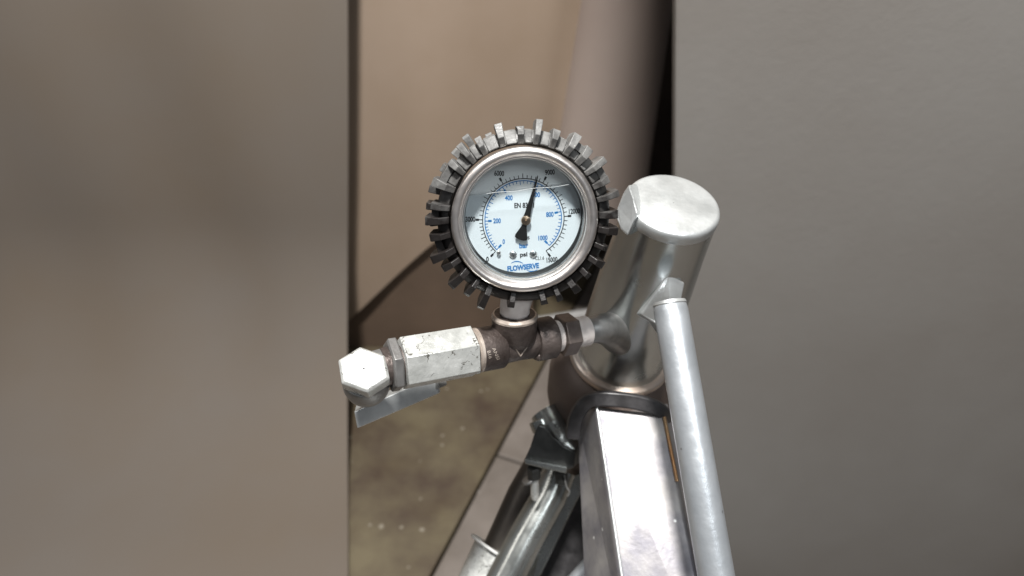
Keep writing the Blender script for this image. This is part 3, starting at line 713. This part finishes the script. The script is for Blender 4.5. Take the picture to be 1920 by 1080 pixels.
mk('edge_highlight', tube(eb, 0.0010, 12), M_cyltop, sq, 60)  # bright strip added as the highlight along the left front edge
cp_ = on_plane(1168, 956, top[0] + fn * 0.0001, fn)
mk('paint_chip', ([cp_ + R * (0.0013 * math.cos(a_ * .7) * (1 + .3 * math.sin(3 * a_))) + U * 0.0008 * math.sin(a_ * .7) + fn * .0002 for a_ in range(9)], [tuple(range(9))]), M_black, sq, 0)
sp = thing('rubber_strap', P(1170, 750, .40), 'black rubber strap looped round the upper end of the square tube', 'strap')
path = spline([P(1074, 822, .405), P(1080, 785, .400), P(1098, 757, .394), P(1125, 748, .388), P(1180, 752, .385), P(1222, 762, .385), P(1243, 775, .388), P(1247, 792, .398)], 6)
V, Fc = [], []
for i, p in enumerate(path):
    t = (path[min(i + 1, len(path) - 1)] - path[max(i - 1, 0)]).normalized()
    n1 = (-F - t * (-F).dot(t)).normalized(); n2 = t.cross(n1)
    hw = 0.0052; th = 0.0018
    for (a_, b_) in ((-hw, -th), (-hw + .001, th), (hw - .001, th), (hw, -th)):
        V.append(p + n2 * a_ + n1 * b_ - U * 0.0 )
for i in range(len(path) - 1):
    Fc += [(4 * i + k, 4 * i + (k + 1) % 4, 4 * i + 4 + (k + 1) % 4, 4 * i + 4 + k) for k in range(4)]
m4 = 4 * (len(path) - 1); Fc += [(3, 2, 1, 0), (m4, m4 + 1, m4 + 2, m4 + 3)]
mk('strap_band', (V, Fc), M_strap, sp, 60, 0.0007, 3)

# ------------------------------------------------------------------ clamp, tube and bar at the bottom
cl = thing('pipe_clamp', P(1025, 850, .43), 'dark steel clamp with nut and stud, under the round cylinder body', 'clamp')
poly = [(1010, 796), (1002, 812), (994, 838), (983, 862), (1060, 882), (1076, 876), (1080, 846), (1058, 836), (1038, 818), (1024, 800)]
Vc = [P(x_, y_, .432) for x_, y_ in poly] + [P(x_ + 10, y_ - 8, .462) for x_, y_ in poly]; n = len(poly)
blk = mk('clamp_block', (Vc, [tuple(range(n))[::-1], tuple(range(n, 2 * n))] + [(i, (i + 1) % n, n + (i + 1) % n, n + i) for i in range(n)]), M_clamp, cl, 0, 0.0012, 3)
mk('clamp_lip', hull8([P(982, 860, .426), P(984, 870, .427), P(988, 872, .445), P(986, 856, .445)], [P(1064, 876, .426), P(1062, 888, .427), P(1062, 888, .445), P(1064, 872, .445)]), M_leg, cl, 0, 0.0008)
n0 = P(1000, 876, .434); n1 = P(1002, 896, .436)
Mn = frame(n0, n1)
nutp = hexpoly(0.0052, 10)
mk('clamp_nut', prism(nutp, 0, (n1 - n0).length, Mn), M_clamp, cl, 0, 0.0006)
mk('clamp_stud', tube([P(1002, 890, .436), P(1003, 930, .438), P(1003.5, 936, .4385)], [.0031, .0031, .0022], 24), M_zinc, cl, 50)
mk('washer', tube([P(990, 898, .436), P(992, 902, .4365)], .0048, 24), M_zinc_dark, cl, 40, 0.0003)
n0 = P(1052, 880, .44); n1 = P(1054, 905, .442)
mk('clamp_nut', prism(nutp, 0, (n1 - n0).length, frame(n0, n1)), M_clamp, cl, 0, 0.0006)
mk('clip_wire', tube(spline([P(1058, 890, .436), P(1062, 912, .436), P(1068, 922, .436), P(1064, 930, .438)], 5), .0006, 10), M_zinc_dark, cl, 50)
ud = thing('shackle_stub', P(1045, 800, .45), 'short bright rounded steel stub between the clamp and the black strap', 'stub')
mk('stub_body', tube(spline([P(1022, 772, .455), P(1038, 800, .450), P(1052, 825, .446), P(1075, 846, .444)], 5), [.0115] * 6 + [.0105] * 5 + [.009] * 5, 32), M_leg, ud, 60)
mk('stub_collar', tube([P(1012, 786, .450), P(1020, 806, .448)], [.0085, .0085], 28), M_leg, ud, 50, .001)

lg = thing('steel_strut', P(980, 1000, .46), 'thick round grey steel strut running down to the lower edge from the clamp', 'strut')
mk('strut_tube', tube([P(1050, 880, .470), P(1030, 930, .465), P(985, 1010, .455), P(915, 1150, .440)], [.0125, .0130, .0132, .0135], 56), M_leg, lg, 60)
dl_ = thing('steel_strut', P(960, 960, .49), 'darker steel strut with a bright sleeve, left behind the grey round strut', 'strut')
mk('strut_tube', tube([P(1015, 870, .50), P(985, 930, .495), P(900, 1130, .475)], [.0135, .0150, .0160], 56), M_darkleg, dl_, 60)
mk('strut_sleeve', tube([P(936, 1030, .484), P(880, 1160, .470)], [.0205, .021], 56), M_zinc, dl_, 40, .001)
hp = thing('hose_loop', P(920, 1010, .43), 'small white wire loop round the dark strut near the bottom edge', 'wire')
wc = P(925, 1030, .478); wd_ = (P(900, 1130, .475) - P(985, 930, .495)).normalized(); wx = wd_.orthogonal().normalized(); wy = wd_.cross(wx)
wv = tube([wc + (wx * math.cos(a_) + wy * math.sin(a_)) * .0195 + wd_ * .003 * math.sin(a_) for a_ in lin(0, 2 * PI, 40)], .0012, 10)
mk('wire', wv, mat('white_plastic', (0.6, 0.6, 0.58), (0.7, 0.7, 0.68), 50, 0.4), hp, 60)

fb = thing('flat_brace', P(1050, 990, .50), 'dull grey flat brace plate between the grey strut and square tube', 'brace')
mk('plate', hull8([P(1045, 905, .50), P(1110, 880, .50), P(1112, 880, .508), P(1047, 905, .508)], [P(930, 1120, .485), P(992, 1120, .480), P(994, 1120, .488), P(932, 1120, .493)]), M_leg, fb, 0, .0008)
db = thing('dark_plate', P(1070, 1040, .52), 'black steel plate in the gap behind the grey brace, bottom edge', 'plate')
mk('plate', hull8([P(1060, 870, .535), P(1150, 870, .535), P(1150, 870, .545), P(1060, 870, .545)], [P(960, 1160, .515), P(1150, 1160, .515), P(1150, 1160, .525), P(960, 1160, .525)]), M_strap, db, 0, .0008)
sr = thing('short_rod', P(1070, 1070, .49), 'pale round rod crossing the black plate at the bottom edge', 'rod')
mk('rod', tube([P(1060, 1105, .50), P(1110, 1050, .50)], .0052, 24), M_pipe, sr, 50)
